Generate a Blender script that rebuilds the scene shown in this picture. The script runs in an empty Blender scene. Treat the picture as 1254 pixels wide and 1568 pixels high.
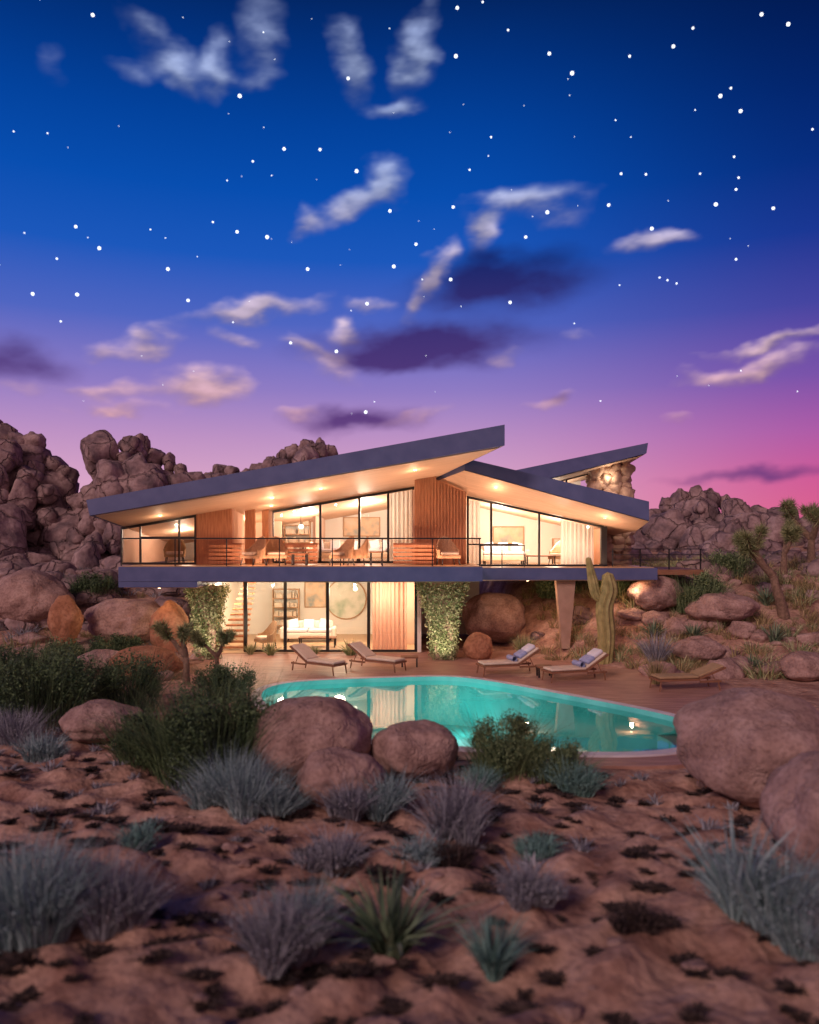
import bpy, bmesh, math, random
import numpy as np
from mathutils import Vector, Matrix, noise
rng=np.random.default_rng(11); random.seed(5)
S=bpy.context.scene
CAMZ=4.3
# ------------------------------------------------------------------ helpers
def lin(c):
    return tuple(((v/255)/12.92 if v/255<=.04045 else ((v/255+.055)/1.055)**2.4) for v in c)+(1,)
def link(o,parent=None):
    S.collection.objects.link(o)
    if parent: o.parent=parent
    return o
def empty(name,loc=(0,0,0),rz=0):
    e=bpy.data.objects.new(name,None); e.location=loc; e.rotation_euler=(0,0,rz); return link(e)
def np_mesh(name,V,F,mat,smooth=False,parent=None,loc=(0,0,0),rz=0):
    V=np.asarray(V,dtype=np.float32); F=np.asarray(F,dtype=np.int32); k=F.shape[1]
    me=bpy.data.meshes.new(name); me.vertices.add(len(V)); me.vertices.foreach_set('co',V.ravel())
    me.loops.add(F.size); me.loops.foreach_set('vertex_index',F.ravel())
    me.polygons.add(len(F)); me.polygons.foreach_set('loop_start',np.arange(0,F.size,k,dtype=np.int32))
    me.update(calc_edges=True); me.validate()
    me.polygons.foreach_set('use_smooth',np.full(len(me.polygons),smooth))
    me.materials.append(mat)
    o=bpy.data.objects.new(name,me); o.location=loc; o.rotation_euler=(0,0,rz)
    return link(o,parent)
def cat(parts):
    Vs=[];Fs=[];n=0
    for V,F in parts:
        Vs.append(V);Fs.append(F+n);n+=len(V)
    return np.concatenate(Vs),np.concatenate(Fs)
class MB:
    def __init__(s): s.v=[];s.f=[]
    def add(s,v,f):
        n=len(s.v); s.v+= [tuple(a) for a in v]; s.f+=[tuple(i+n for i in q) for q in f]; return s
    def box(s,x0,x1,y0,y1,z0,z1,M=None):
        v=[(x0,y0,z0),(x1,y0,z0),(x1,y1,z0),(x0,y1,z0),(x0,y0,z1),(x1,y0,z1),(x1,y1,z1),(x0,y1,z1)]
        if M is not None: v=[tuple(M@Vector(p)) for p in v]
        return s.add(v,[(0,3,2,1),(4,5,6,7),(0,1,5,4),(1,2,6,5),(2,3,7,6),(3,0,4,7)])
    def xz(s,pts,y0,y1):
        n=len(pts); v=[(x,y0,z) for x,z in pts]+[(x,y1,z) for x,z in pts]
        return s.add(v,[tuple(range(n)),tuple(range(2*n-1,n-1,-1))]+[(i,i+n,(i+1)%n+n,(i+1)%n) for i in range(n)])
    def slab(s,bot,top):
        n=len(bot)
        return s.add(list(bot)+list(top),[tuple(range(n-1,-1,-1)),tuple(range(n,2*n))]+[(i,(i+1)%n,(i+1)%n+n,i+n) for i in range(n)])
    def tube(s,pts,rad,seg=8):
        V,F=tube(pts,rad,seg); return s.add(V.tolist(),F.tolist())
    def obj(s,name,mat,parent=None,bevel=0,smooth=False,loc=(0,0,0),rz=0):
        me=bpy.data.meshes.new(name); me.from_pydata(s.v,[],s.f)
        bm=bmesh.new(); bm.from_mesh(me); bmesh.ops.recalc_face_normals(bm,faces=bm.faces); bm.to_mesh(me); bm.free()
        me.materials.append(mat)
        if smooth:
            for p in me.polygons: p.use_smooth=True
        o=bpy.data.objects.new(name,me); o.location=loc; o.rotation_euler=(0,0,rz); link(o,parent)
        if bevel:
            b=o.modifiers.new('bevel','BEVEL'); b.width=bevel; b.segments=2; b.limit_method='ANGLE'
        return o
def tube(pts,rad,seg=8):
    P=np.array(pts,float); n=len(P)
    R=np.array(rad if hasattr(rad,'__len__') else [rad]*n,float)
    T=np.gradient(P,axis=0); T/=np.linalg.norm(T,axis=1)[:,None]+1e-9
    ref=np.array([0.13,0.97,.2]); 
    V=[]
    for i in range(n):
        r_=ref if abs(T[i]@ref)<.9 else np.array([1,0,0.1])
        a=np.cross(T[i],r_); a/=np.linalg.norm(a); b=np.cross(T[i],a)
        for k in range(seg):
            t=2*math.pi*k/seg; V.append(P[i]+R[i]*(math.cos(t)*a+math.sin(t)*b))
    F=[(i*seg+k,i*seg+(k+1)%seg,(i+1)*seg+(k+1)%seg,(i+1)*seg+k) for i in range(n-1) for k in range(seg)]
    V.append(P[-1]+T[-1]*R[-1]*.5); c=len(V)-1
    for k in range(0,seg,2): F.append(((n-1)*seg+k,(n-1)*seg+(k+1)%seg,(n-1)*seg+(k+2)%seg,c))
    return np.array(V),np.array(F)
# ------------------------------------------------------------------ materials
def M(name,c1,c2=None,scale=4,rough=.8,bump=0,bscale=20,metal=0,spec=.5,isl=False,detail=6,stretch=None,emit=None,es=0,c3=None,crack=0,bdist=.05,speck=0):
    m=bpy.data.materials.new(name); m.use_nodes=True; nt=m.node_tree; N=nt.nodes; L=nt.links
    b=N['Principled BSDF']; b.inputs['Roughness'].default_value=rough; b.inputs['Metallic'].default_value=metal
    b.inputs['Specular IOR Level'].default_value=spec
    tc=N.new('ShaderNodeTexCoord'); vec=tc.outputs['Object']
    if stretch:
        mp=N.new('ShaderNodeMapping'); mp.inputs['Scale'].default_value=stretch; L.new(vec,mp.inputs['Vector']); vec=mp.outputs[0]
    c1=tuple(c1)+(1,); 
    b.inputs['Base Color'].default_value=c1
    if c2:
        c2=tuple(c2)+(1,)
        nz=N.new('ShaderNodeTexNoise'); nz.inputs['Scale'].default_value=scale; nz.inputs['Detail'].default_value=detail; L.new(vec,nz.inputs['Vector'])
        r=N.new('ShaderNodeValToRGB'); r.color_ramp.elements[0].position=.35; r.color_ramp.elements[1].position=.65
        r.color_ramp.elements[0].color=c1; r.color_ramp.elements[1].color=c2
        if c3: e=r.color_ramp.elements.new(.5); e.color=tuple(c3)+(1,)
        if isl:
            g=N.new('ShaderNodeNewGeometry'); mx=N.new('ShaderNodeMath'); mx.operation='MULTIPLY_ADD'
            L.new(g.outputs['Random Per Island'],mx.inputs[0]); mx.inputs[1].default_value=.5
            m2=N.new('ShaderNodeMath'); m2.operation='MULTIPLY'; L.new(nz.outputs['Fac'],m2.inputs[0]); m2.inputs[1].default_value=.5
            L.new(m2.outputs[0],mx.inputs[2]); L.new(mx.outputs[0],r.inputs[0])
        else: L.new(nz.outputs['Fac'],r.inputs[0])
        oc=r.outputs[0]
        if speck:
            ns=N.new('ShaderNodeTexNoise'); ns.inputs['Scale'].default_value=speck; ns.inputs['Detail'].default_value=4; L.new(vec,ns.inputs['Vector'])
            rs=N.new('ShaderNodeValToRGB'); rs.color_ramp.elements[0].position=.38; rs.color_ramp.elements[1].position=.55; rs.color_ramp.elements[0].color=(.6,.56,.56,1); rs.color_ramp.elements[1].color=(1,1,1,1)
            L.new(ns.outputs['Fac'],rs.inputs[0]); ml=N.new('ShaderNodeMix'); ml.data_type='RGBA'; ml.blend_type='MULTIPLY'; ml.inputs[0].default_value=.6
            L.new(oc,ml.inputs[6]); L.new(rs.outputs[0],ml.inputs[7]); oc=ml.outputs[2]
        L.new(oc,b.inputs['Base Color'])
    if bump:
        n2=N.new('ShaderNodeTexNoise'); n2.inputs['Scale'].default_value=bscale; n2.inputs['Detail'].default_value=8; L.new(vec,n2.inputs['Vector'])
        h=n2.outputs['Fac']
        if crack:
            v=N.new('ShaderNodeTexVoronoi'); v.feature='DISTANCE_TO_EDGE'; v.inputs['Scale'].default_value=crack
            wn=N.new('ShaderNodeVectorMath'); wn.operation='MULTIPLY_ADD'; L.new(n2.outputs['Color'],wn.inputs[0]); wn.inputs[1].default_value=(.5,.5,.5); L.new(vec,wn.inputs[2]); L.new(wn.outputs[0],v.inputs['Vector'])
            mr=N.new('ShaderNodeMapRange'); mr.inputs[2].default_value=.05; L.new(v.outputs['Distance'],mr.inputs[0]); mr.inputs[3].default_value=0; mr.inputs[4].default_value=.9
            ad=N.new('ShaderNodeMath'); L.new(mr.outputs[0],ad.inputs[0]); L.new(h,ad.inputs[1]); h=ad.outputs[0]
        bp=N.new('ShaderNodeBump'); bp.inputs['Strength'].default_value=bump; bp.inputs['Distance'].default_value=bdist
        L.new(h,bp.inputs['Height']); L.new(bp.outputs[0],b.inputs['Normal'])
    if emit:
        b.inputs['Emission Color'].default_value=tuple(emit)+(1,); b.inputs['Emission Strength'].default_value=es
    return m
def glass(name,tint=(.95,.97,1),ior=1.4):
    m=bpy.data.materials.new(name); m.use_nodes=True; nt=m.node_tree; N=nt.nodes; L=nt.links; N.clear()
    o=N.new('ShaderNodeOutputMaterial'); mx=N.new('ShaderNodeMixShader'); t=N.new('ShaderNodeBsdfTransparent'); g=N.new('ShaderNodeBsdfGlossy'); f=N.new('ShaderNodeFresnel')
    t.inputs[0].default_value=tuple(tint)+(1,); g.inputs['Roughness'].default_value=.02; f.inputs[0].default_value=ior
    L.new(f.outputs[0],mx.inputs[0]); L.new(t.outputs[0],mx.inputs[1]); L.new(g.outputs[0],mx.inputs[2]); L.new(mx.outputs[0],o.inputs[0]); return m
def cloth(name,c,tr=.5):
    m=bpy.data.materials.new(name); m.use_nodes=True; nt=m.node_tree; N=nt.nodes; L=nt.links; N.clear()
    o=N.new('ShaderNodeOutputMaterial'); mx=N.new('ShaderNodeMixShader'); d=N.new('ShaderNodeBsdfDiffuse'); t=N.new('ShaderNodeBsdfTranslucent')
    d.inputs[0].default_value=tuple(c)+(1,); t.inputs[0].default_value=tuple(c)+(1,); mx.inputs[0].default_value=tr
    L.new(d.outputs[0],mx.inputs[1]); L.new(t.outputs[0],mx.inputs[2]); L.new(mx.outputs[0],o.inputs[0]); return m
m_sand=M('desert_sand',(.32,.175,.135),(.60,.39,.31),scale=1.4,c3=(.49,.30,.235),rough=.95,bump=1,bscale=3.0,spec=.1,bdist=.14,speck=9)  # random sand tones; the dark patches also paint in shade of the bumps
m_rock=M('granite_rock',(.17,.125,.135),(.42,.31,.305),scale=.9,c3=(.30,.21,.21),rough=.9,bump=1,bscale=2.2,spec=.15,crack=.7,bdist=.14,speck=5)
m_rockf=M('smooth_boulder_rock',(.31,.20,.18),(.50,.345,.31),scale=2.2,c3=(.41,.27,.24),rough=.9,bump=.7,bscale=11,spec=.15,crack=.55,bdist=.04,speck=14)
m_orange=M('lamplit_sandstone',(.33,.15,.085),(.48,.25,.15),scale=2,c3=(.4,.19,.11),rough=.9,bump=.8,bscale=6,spec=.15,speck=10)  # rock colour warmed to include the orange glow of the downlights
m_fascia=M('slate_blue_metal',(.070,.095,.235),(.095,.12,.275),scale=2,rough=.45,bump=.05,bscale=30)
m_soffit=M('timber_soffit',(.64,.43,.30),(.74,.51,.37),scale=2,stretch=(.3,8,1),rough=.6)
m_wood=M('cedar_cladding',(.38,.16,.08),(.54,.25,.13),scale=3,stretch=(9,9,.6),rough=.6,bump=.3,bscale=6)
m_woodd=M('dark_timber',(.20,.09,.05),(.28,.13,.07),scale=3,stretch=(1,6,6),rough=.6)
m_frame=M('black_window_frame',(.012,.012,.015),rough=.4)
m_white=M('white_plaster',(.80,.77,.72),(.75,.71,.66),scale=.6,rough=.8)
m_peach=M('peach_plaster',(.66,.44,.34),(.72,.5,.4),scale=.6,rough=.8)
m_conc=M('brown_concrete',(.36,.23,.17),(.44,.29,.22),scale=3,rough=.85,bump=.3)
m_floor=M('oak_floor',(.42,.27,.16),(.52,.35,.22),scale=2,stretch=(.5,6,1),rough=.4)
m_glass=glass('window_glass'); m_rglass=glass('railing_glass',(.92,.88,.86),1.3)
m_curt=cloth('white_curtain',(.82,.78,.72))
m_cush=M('cream_cushion',(.70,.58,.46),(.78,.66,.54),scale=6,rough=.9)
m_towel=M('white_towel',(.75,.74,.82),rough=.95)
m_blue=M('blue_cushion',(.30,.36,.62),(.42,.46,.70),scale=12,rough=.95)
m_wick=M('wicker',(.4,.24,.14),(.55,.34,.2),scale=30,rough=.7,bump=.6,bscale=60)
m_cushd=M('tan_canvas',(.36,.24,.13),(.42,.29,.17),scale=5,rough=.9)
m_metal=M('dark_metal',(.03,.03,.035),rough=.4,metal=.6)
m_coping=M('pale_stone_coping',(.62,.58,.66),(.72,.68,.76),scale=3,rough=.6,bump=.1)
m_bulb=M('lamp_glow',(1,.8,.6),emit=(1,.78,.5),es=14)
m_bulbw=M('pendant_glow',(1,.9,.8),emit=(1,.85,.62),es=2.5)
m_stone=M('stacked_stone',(.34,.22,.16),(.52,.36,.27),scale=2,rough=.9,bump=.8,bscale=8)
m_leafg=M('green_foliage',(.035,.07,.038),(.13,.20,.09),scale=2,isl=True,rough=.6,spec=.3)
m_leafw=M('warm_green_foliage',(.06,.11,.05),(.22,.29,.14),scale=2,isl=True,rough=.6,spec=.3)
m_ivy=M('ivy_leaves',(.13,.20,.07),(.50,.50,.28),scale=4,isl=True,rough=.5)
m_sage=M('sage_foliage',(.15,.24,.26),(.38,.50,.53),scale=2,isl=True,rough=.8,spec=.2)
m_sagep=M('purple_sage',(.17,.17,.21),(.40,.41,.47),scale=2,isl=True,rough=.8,spec=.2)
m_teal=M('teal_grass',(.10,.22,.21),(.26,.44,.41),scale=2,isl=True,rough=.7,spec=.2)
m_dark=M('dark_scrub',(.03,.024,.026),(.10,.07,.065),scale=2,isl=True,rough=.9,spec=.1)
m_yucca=M('yucca_blades',(.06,.11,.07),(.22,.30,.19),scale=2,isl=True,rough=.5)
m_chol=M('cholla_green',(.12,.15,.06),(.36,.38,.19),scale=2,isl=True,rough=.6)
m_dry=M('dry_grass',(.20,.17,.08),(.46,.36,.19),scale=2,isl=True,rough=.8,spec=.2)
m_bark=M('bark',(.16,.10,.07),(.28,.18,.13),scale=9,rough=.95,bump=.8,bscale=25)
m_cactus=M('cactus_skin',(.24,.22,.08),(.42,.36,.15),scale=5,rough=.7,bump=.5,bscale=30)
# ------------------------------------------------------------------ outlines
def catmull(P,n=6):
    P=np.array(P,float); out=[]; m=len(P)
    for i in range(m):
        p0,p1,p2,p3=P[i-1],P[i],P[(i+1)%m],P[(i+2)%m]
        for k in range(n):
            t=k/n; out.append(.5*((2*p1)+(-p0+p2)*t+(2*p0-5*p1+4*p2-p3)*t*t+(-p0+3*p1-3*p2+p3)*t**3))
    return np.array(out)
def offset(P,d):
    T=np.roll(P,-1,0)-np.roll(P,1,0); T/=np.linalg.norm(T,axis=1)[:,None]
    Nn=np.stack([T[:,1],-T[:,0]],1)
    area=.5*np.sum(P[:,0]*np.roll(P[:,1],-1)-np.roll(P[:,0],-1)*P[:,1])
    return P+Nn*d*(1 if area>0 else -1)
def inside(P,x,y):
    r=np.zeros(x.shape,bool); n=len(P)
    for i in range(n):
        x1,y1=P[i];x2,y2=P[(i+1)%n]
        c=((y1>y)!=(y2>y)); 
        r^= c&(x<(x2-x1)*(y-y1)/((y2-y1) if y2!=y1 else 1e-9)+x1)
    return r
pool=catmull([(-3.9,23.6),(-2.9,24.35),(-.6,24.9),(1.3,25.05),(2.6,24.1),(4.2,22.2),(5.5,20.6),(6.35,19.3),(6.5,18.2),(6.15,17.1),(5.4,16.4),(4.3,16.1),(2.5,16.2),(0.5,16.7),(-1.2,17.4),(-2.5,18.8),(-3.6,20.6),(-4.1,22.3)])
deck=catmull([(-7,31.2),(-7.3,28.5),(-7.2,26),(-5.6,24.5),(-5,22.4),(-4.4,20.3),(-3.2,18.2),(-1.6,16.7),(.3,15.85),(2.4,15.4),(4.4,15.2),(5.9,15.6),(6.9,16.6),(7.35,18),(7.5,19.6),(8.4,21.3),(9.3,22.5),(9.3,24.5),(7.5,26.6),(5,28.8),(3.4,31.2),(0,31.3)],4)
# ------------------------------------------------------------------ terrain
def sm(t): t=np.clip(t,0,1); return t*t*(3-2*t)
def hraw(x,y):
    x=np.asarray(x,float); y=np.asarray(y,float)
    y0=np.interp(x,[-14,-9.5,-8,3.2,4.5,8,12,30],[28.5,30,37,37,30,26.3,25,24])
    w=np.interp(x,[-14,-8,3.2,5,12],[14,14,12,9,10])
    h=3.1*sm((y-y0)/w)+2.2*sm((y-44)/18)+3*sm((y-70)/80)
    n=.06*np.sin(x*.9+1.3*np.sin(y*.5))+.05*np.sin(y*1.3+1.7*np.sin(x*.7))+.03*np.sin(x*2.7+y*1.9)+.025*np.sin(x*4.1-y*3.3+2*np.sin(x))
    n2=.35*np.sin(x*.35+2*np.sin(y*.21))*np.sin(y*.4)
    h=h+n*np.clip(.4+(18-y)/10,.4,1.3)+n2*sm((y-30)/12)
    q=np.sin(x*3.3+1.6*np.sin(y*1.9)+.8*np.sin(y*4.7))*np.sin(y*4.9+1.9*np.sin(x*1.7)+.9*np.sin(x*3.9))
    lump=.13*np.clip(q,-.3,1)
    return h+lump*sm((19-y)/3)
deck_in=offset(deck,-.12); pool_out=offset(pool,.3)
def hgt(x,y): return float(hraw(np.array(x),np.array(y)))
xs=np.concatenate([-np.geomspace(700,15,40),np.arange(-14.4,14.4,.12),np.geomspace(15,700,40)])
ys=np.concatenate([np.linspace(-60,4,16),np.arange(4.3,33,.12),np.linspace(33.5,70,60),np.geomspace(72,1500,30)])
X,Y=np.meshgrid(xs,ys); Z=hraw(X,Y)
dk=inside(offset(deck,.5),X,Y); Z=np.where(dk,Z*.3,Z)
Z=np.where(inside(deck_in,X,Y),-.12,Z); Z=np.where((X>-8)&(X<3.2)&(Y>30.5)&(Y<37.2),-.12,Z)
Z=np.where(inside(pool_out,X,Y),-2.6,Z)
V=np.stack([X.ravel(),Y.ravel(),Z.ravel()],1); nx=len(xs); ny=len(ys)
i,j=np.meshgrid(np.arange(nx-1),np.arange(ny-1)); a=(j*nx+i).ravel()
F=np.stack([a,a+1,a+nx+1,a+nx],1)
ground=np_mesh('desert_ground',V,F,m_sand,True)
# ------------------------------------------------------------------ deck & pool
def ring_fill(name,outer,inner,z,mat,parent=None):
    bm=bmesh.new(); es=[]
    for P in (outer,inner):
        if P is None: continue
        vs=[bm.verts.new((p[0],p[1],z)) for p in P]
        es+=[bm.edges.new((vs[k],vs[(k+1)%len(vs)])) for k in range(len(vs))]
    bmesh.ops.triangle_fill(bm,edges=es,use_beauty=True)
    for f in bm.faces:
        if f.normal.z<0: f.normal_flip()
    me=bpy.data.meshes.new(name); bm.to_mesh(me); bm.free(); me.materials.append(mat)
    return link(bpy.data.objects.new(name,me),parent)
def wall_loop(name,P,z0,z1,mat,parent):
    n=len(P); V=np.concatenate([np.c_[P,np.full(n,z0)],np.c_[P,np.full(n,z1)]]); k=np.arange(n)
    return np_mesh(name,V,np.stack([k,(k+1)%n,(k+1)%n+n,k+n],1),mat,True,parent)
m_deck=M('red_timber_deck',(.32,.16,.13),(.50,.28,.22),scale=2,stretch=(.6,5,1),rough=.5,bump=.0)
nt=m_deck.node_tree; N=nt.nodes; L=nt.links
wv=N.new('ShaderNodeTexWave'); wv.bands_direction='Y'; wv.inputs['Scale'].default_value=1.1; wv.wave_profile='SAW'; tc=N.new('ShaderNodeTexCoord'); L.new(tc.outputs['Object'],wv.inputs['Vector'])
mr=N.new('ShaderNodeMapRange'); mr.inputs[1].default_value=0; mr.inputs[2].default_value=.1; L.new(wv.outputs['Fac'],mr.inputs[0])
bp=N.new('ShaderNodeBump'); bp.inputs['Distance'].default_value=.02; bp.inputs['Strength'].default_value=.8; L.new(mr.outputs[0],bp.inputs['Height']); L.new(bp.outputs[0],N['Principled BSDF'].inputs['Normal'])
DK=empty('pool_deck'); copo=offset(pool,.28)
ring_fill('deck_boards',deck,offset(pool,.2),.06,m_deck,DK); wall_loop('deck_edge',deck,-.3,.06,m_deck,DK)
PL=empty('swimming_pool')
m_tile=M('pool_tile',(.10,.48,.46),(.17,.64,.61),scale=1.2,rough=.4)
ring_fill('coping_top',copo,pool,.10,m_coping,PL); wall_loop('coping_outer',copo,.0,.10,m_coping,PL)
wall_loop('basin_wall',pool,-1.4,.10,m_tile,PL); ring_fill('basin_floor',pool,None,-1.4,m_tile,PL)
# entry steps at the shallow right end
for k,(d,z) in enumerate(((.5,-.3),(.95,-.6),(1.4,-.9))):
    inn=offset(pool,-d); keep=[p for p in range(len(pool)) if pool[p][0]>4.6 and pool[p][1]<19.5]
    A0=[pool[p] for p in keep]; B0=[inn[p] for p in keep]; n=len(keep)
    Vv=np.array([(p[0],p[1],z) for p in A0]+[(p[0],p[1],z) for p in B0]+[(p[0],p[1],z-.3) for p in B0]); q=np.arange(n-1)
    np_mesh('step_%d'%k,Vv,np.concatenate([np.stack([q,q+1,q+1+n,q+n],1),np.stack([q+n,q+1+n,q+1+2*n,q+2*n],1)]),m_tile,False,PL)
m_water=glass('pool_water',(.65,.97,.97),1.75); nt=m_water.node_tree; N=nt.nodes; L=nt.links
nz=N.new('ShaderNodeTexNoise'); nz.inputs['Scale'].default_value=1.0; nz.inputs['Detail'].default_value=3
tc=N.new('ShaderNodeTexCoord'); L.new(tc.outputs['Object'],nz.inputs['Vector']); bp=N.new('ShaderNodeBump'); bp.inputs['Strength'].default_value=.15; bp.inputs['Distance'].default_value=.03; L.new(nz.outputs['Fac'],bp.inputs['Height'])
for n_ in N:
    if n_.type in('BSDF_GLOSSY','FRESNEL'): L.new(bp.outputs[0],n_.inputs['Normal'])
ring_fill('pool_water',offset(pool,.01),None,-.03,m_water,PL)
# ------------------------------------------------------------------ lamps
def lamp(name,kind,loc,e,col=(1,.68,.40),size=.2,rot=None,parent=None,sy=None):
    l=bpy.data.lights.new(name,kind); l.energy=e; l.color=col
    if kind=='AREA':
        l.size=size
        if sy: l.shape='RECTANGLE'; l.size_y=sy
    else: l.shadow_soft_size=size
    if kind=='SPOT': l.spot_size=math.radians(75); l.spot_blend=.6
    o=bpy.data.objects.new(name,l); o.location=loc
    if rot: o.rotation_euler=rot
    return link(o,parent)
for k,(x,y,e) in enumerate([(-2.2,22.3,66),(.8,20.5,48),(3.8,18.6,16),(1.5,23.6,44)]):
    lamp('pool_light_%d'%k,'POINT',(x,y,-.95),e,(.60,1,.93),.35,parent=PL)
# ------------------------------------------------------------------ HOUSE
H=empty('modern_house')
def zL(x,y): return 5.24+.169*(x+10.46)-.1*(y-27)
foot=[(-10.75,27),(3.2,27),(2.0,29.2),(1.0,31),(1.0,38),(-10.95,38)]
MB().slab([(x,y,zL(x,y)) for x,y in foot],[(x+(-.12 if x<-9 else 0),y,zL(x,y)+.52+.013*(x+10.7)) for x,y in foot]).obj('main_roof',m_fascia,H)
ins=[(-10.6,27.12),(3.0,27.12),(1.9,29.2),(.96,31),(.96,37.8),(-10.8,37.8)]
MB().slab([(x,y,zL(x,y)-.03) for x,y in ins],[(x,y,zL(x,y)-.002) for x,y in ins]).obj('main_soffit',m_soffit,H)
R=[(2.0,29.2,6.93),(8.5,28.5,5.06),(8.75,31,4.76),(8.9,36,4.6),(7.43,36,4.9),(2.29,36,6.05),(1.0,36,6.6),(1.0,31,6.66),(2.29,31,6.12),(7.43,31,5.0)]
fR=[(0,9,8),(0,1,9),(0,8,7),(1,2,9),(9,2,3,4),(8,9,4,5),(7,8,5,6)]
Rt=[(x,y,z+(.68 if k==1 else .6 if k in(2,3) else .42 if k==0 else .55)) for k,(x,y,z) in enumerate(R)]
MB().add(R+Rt,[tuple(reversed(f)) for f in fR]+[tuple(i+10 for i in f) for f in fR]+[(i,(i+1)%8,(i+1)%8+10,i+10) for i in range(8)]).obj('wing_roof',m_fascia,H)
MB().add([(x,y,z-.03) for x,y,z in R],fR).obj('wing_soffit',m_soffit,H)
fb=[(4.0,34,6.5),(10.03,34,8.06),(10.0,39,7.7),(4.0,39,6.2)]
MB().slab(fb,[(3.9,34,7.22),(10.1,34,8.5),(10.1,39,8.2),(3.9,39,6.9)]).obj('rear_roof',m_fascia,H)
MB().add([(4.1,34.1,6.49),(9.9,34.1,7.99),(9.9,38.9,7.66),(4.1,38.9,6.16)],[(0,1,2,3)]).obj('rear_soffit',m_soffit,H)
zr=lambda x:6.38+.26*(x-4)
mb=MB()
for x in (4.2,5.6,7.0,8.15): mb.box(x,x+.08,36,36.1,4.5,zr(x))
mb.xz([(4.2,zr(4.2)-.1),(8.2,zr(8.2)-.1),(8.2,zr(8.2)),(4.2,zr(4.2))],35.98,36.12).obj('clerestory_frame',m_frame,H)
MB().xz([(4.2,4.5),(8.2,4.5),(8.2,zr(8.2)),(4.2,zr(4.2))],36.04,36.06).obj('clerestory_glass',m_glass,H)
MB().xz([(4.2,4.5),(8.2,4.5),(8.2,7.3),(4.2,6.3)],38.5,38.6).obj('clerestory_back_wall',m_white,H)
lamp('clerestory_light','POINT',(6.8,37.3,6.2),130,(1,.78,.55),.2,parent=H)
lamp('rear_soffit_light','POINT',(8.6,34.6,7.1),16,(1,.78,.55),.1,parent=H)
mb=MB().box(-10.15,2.55,28,37.5,2.93,3.43).box(-10.15,-7.4,28.02,31,2.72,2.925)
mb.obj('balcony_slab',m_fascia,H)
MB().box(2.56,9.2,29.8,37.5,2.9,3.33).obj('wing_slab',m_fascia,H)
MB().box(-10.05,2.5,28.15,37.4,3.433,3.46).obj('balcony_floor',m_floor,H)
MB().box(2.58,9.1,29.9,37.4,3.334,3.36).obj('wing_floor',m_floor,H)
MB().box(-7.3,2.45,28.2,37.4,2.89,2.926).box(2.6,9.1,29.9,37.4,2.86,2.895).box(-10.0,-7.45,28.1,30.9,2.69,2.715).obj('lower_soffit',m_soffit,H)
MB().box(9.2,11.2,30.6,34,3.05,3.25).obj('side_deck',m_woodd,H)
def wallx(mb,x0,x1,y,t,z0,fn=zL,dz=.03):
    mb.xz([(x0,z0),(x1,z0),(x1,fn(x1,y)-dz),(x0,fn(x0,y)-dz)],y,y+t)
wd=MB(); wallx(wd,-8.0,-6.65,30,.15,3.46)
wallx(wd,-6.35,-5.98,31.0,.2,3.46); wallx(wd,-5.8,-5.55,31.6,.2,3.46)
wd.obj('cedar_wall',m_wood,H)
wd=MB(); wallx(wd,.2,1.0,30.5,.2,3.46)
wd.xz([(1.0,3.46),(2.15,3.46),(2.15,6.2),(1.0,6.68)],30.5,30.7)
for k in range(16):
    x=.24+k*.12; top=(zL(x,30.5)-.03) if x<1 else 6.68-(x-1)*.42
    wd.box(x,x+.05,30.45,30.499,3.46,top-.02)
wd.obj('cedar_batten_wall',m_wood,H)
MB().xz([(-6.65,3.46),(-6.6,3.46),(-6.6,zL(-6.6,30)-.03),(-6.65,zL(-6.6,30)-.03)],30.15,32).xz([(-5.55,3.46),(-5.45,3.46),(-5.45,zL(-5.5,32)-.03),(-5.55,zL(-5.5,32)-.03)],31.8,32.2).xz([(.12,3.46),(.2,3.46),(.2,6.3),(.12,6.3)],30.7,32.1).obj('partition_walls',m_peach,H)
bk=MB(); wallx(bk,-10.8,1.0,37,.15,3.46)
bk.xz([(1.0,3.36),(7.65,3.36),(7.65,4.8),(7.4,4.88),(2.29,6.02),(1.0,6.55)],35.8,35.95)
bk.obj('back_wall',m_white,H)
MB().box(-10.85,-10.75,30.2,37,3.46,4.85).obj('side_wall_left',m_peach,H)
MB().box(7.55,7.67,31.22,35.78,3.36,4.85).obj('side_wall_right',m_wood,H)
pt=MB()
for x in (-8.0,-4.0):
    wallx(pt,x,x+.12,33.2,3.8,3.46,dz=.35)
pt.box(1.0,1.12,31.2,35.8,3.36,6.0).box(-7.9,-5.5,34.5,34.6,3.46,5.2).obj('interior_walls',m_peach,H)
def glazing(mf,mg,x0,x1,y,z0,fn,muls,trans=None,dz=.04,fw=.06):
    for x in [x0]+muls+[x1]:
        mf.xz([(x-fw/2,z0),(x+fw/2,z0),(x+fw/2,fn(x+fw/2,y)-dz),(x-fw/2,fn(x-fw/2,y)-dz)],y-.04,y+.06)
    mf.xz([(x0,fn(x0,y)-dz-.09),(x1,fn(x1,y)-dz-.09),(x1,fn(x1,y)-dz),(x0,fn(x0,y)-dz)],y-.05,y+.065)
    mf.box(x0,x1,y-.05,y+.065,z0,z0+.08)
    if trans:
        for (a,b,z) in trans: mf.box(a,b,y-.03,y+.05,z,z+.055)
    mg.xz([(x0,z0),(x1,z0),(x1,fn(x1,y)-dz),(x0,fn(x0,y)-dz)],y,y+.015)
mf=MB();mg=MB()
glazing(mf,mg,-10.75,-8.0,30,3.46,zL,[-10.05,-8.6],[(-10.05,-8.0,4.45)])
glazing(mf,mg,-5.45,.15,32,3.46,zL,[-3.55,-2.0,-.85],[(-5.4,-.9,4.42)],fw=.09)
def zRf(x,y): return float(np.interp(x,[1,2.29,7.43,8.75],[6.66,6.12,5.0,4.76]))
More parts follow.
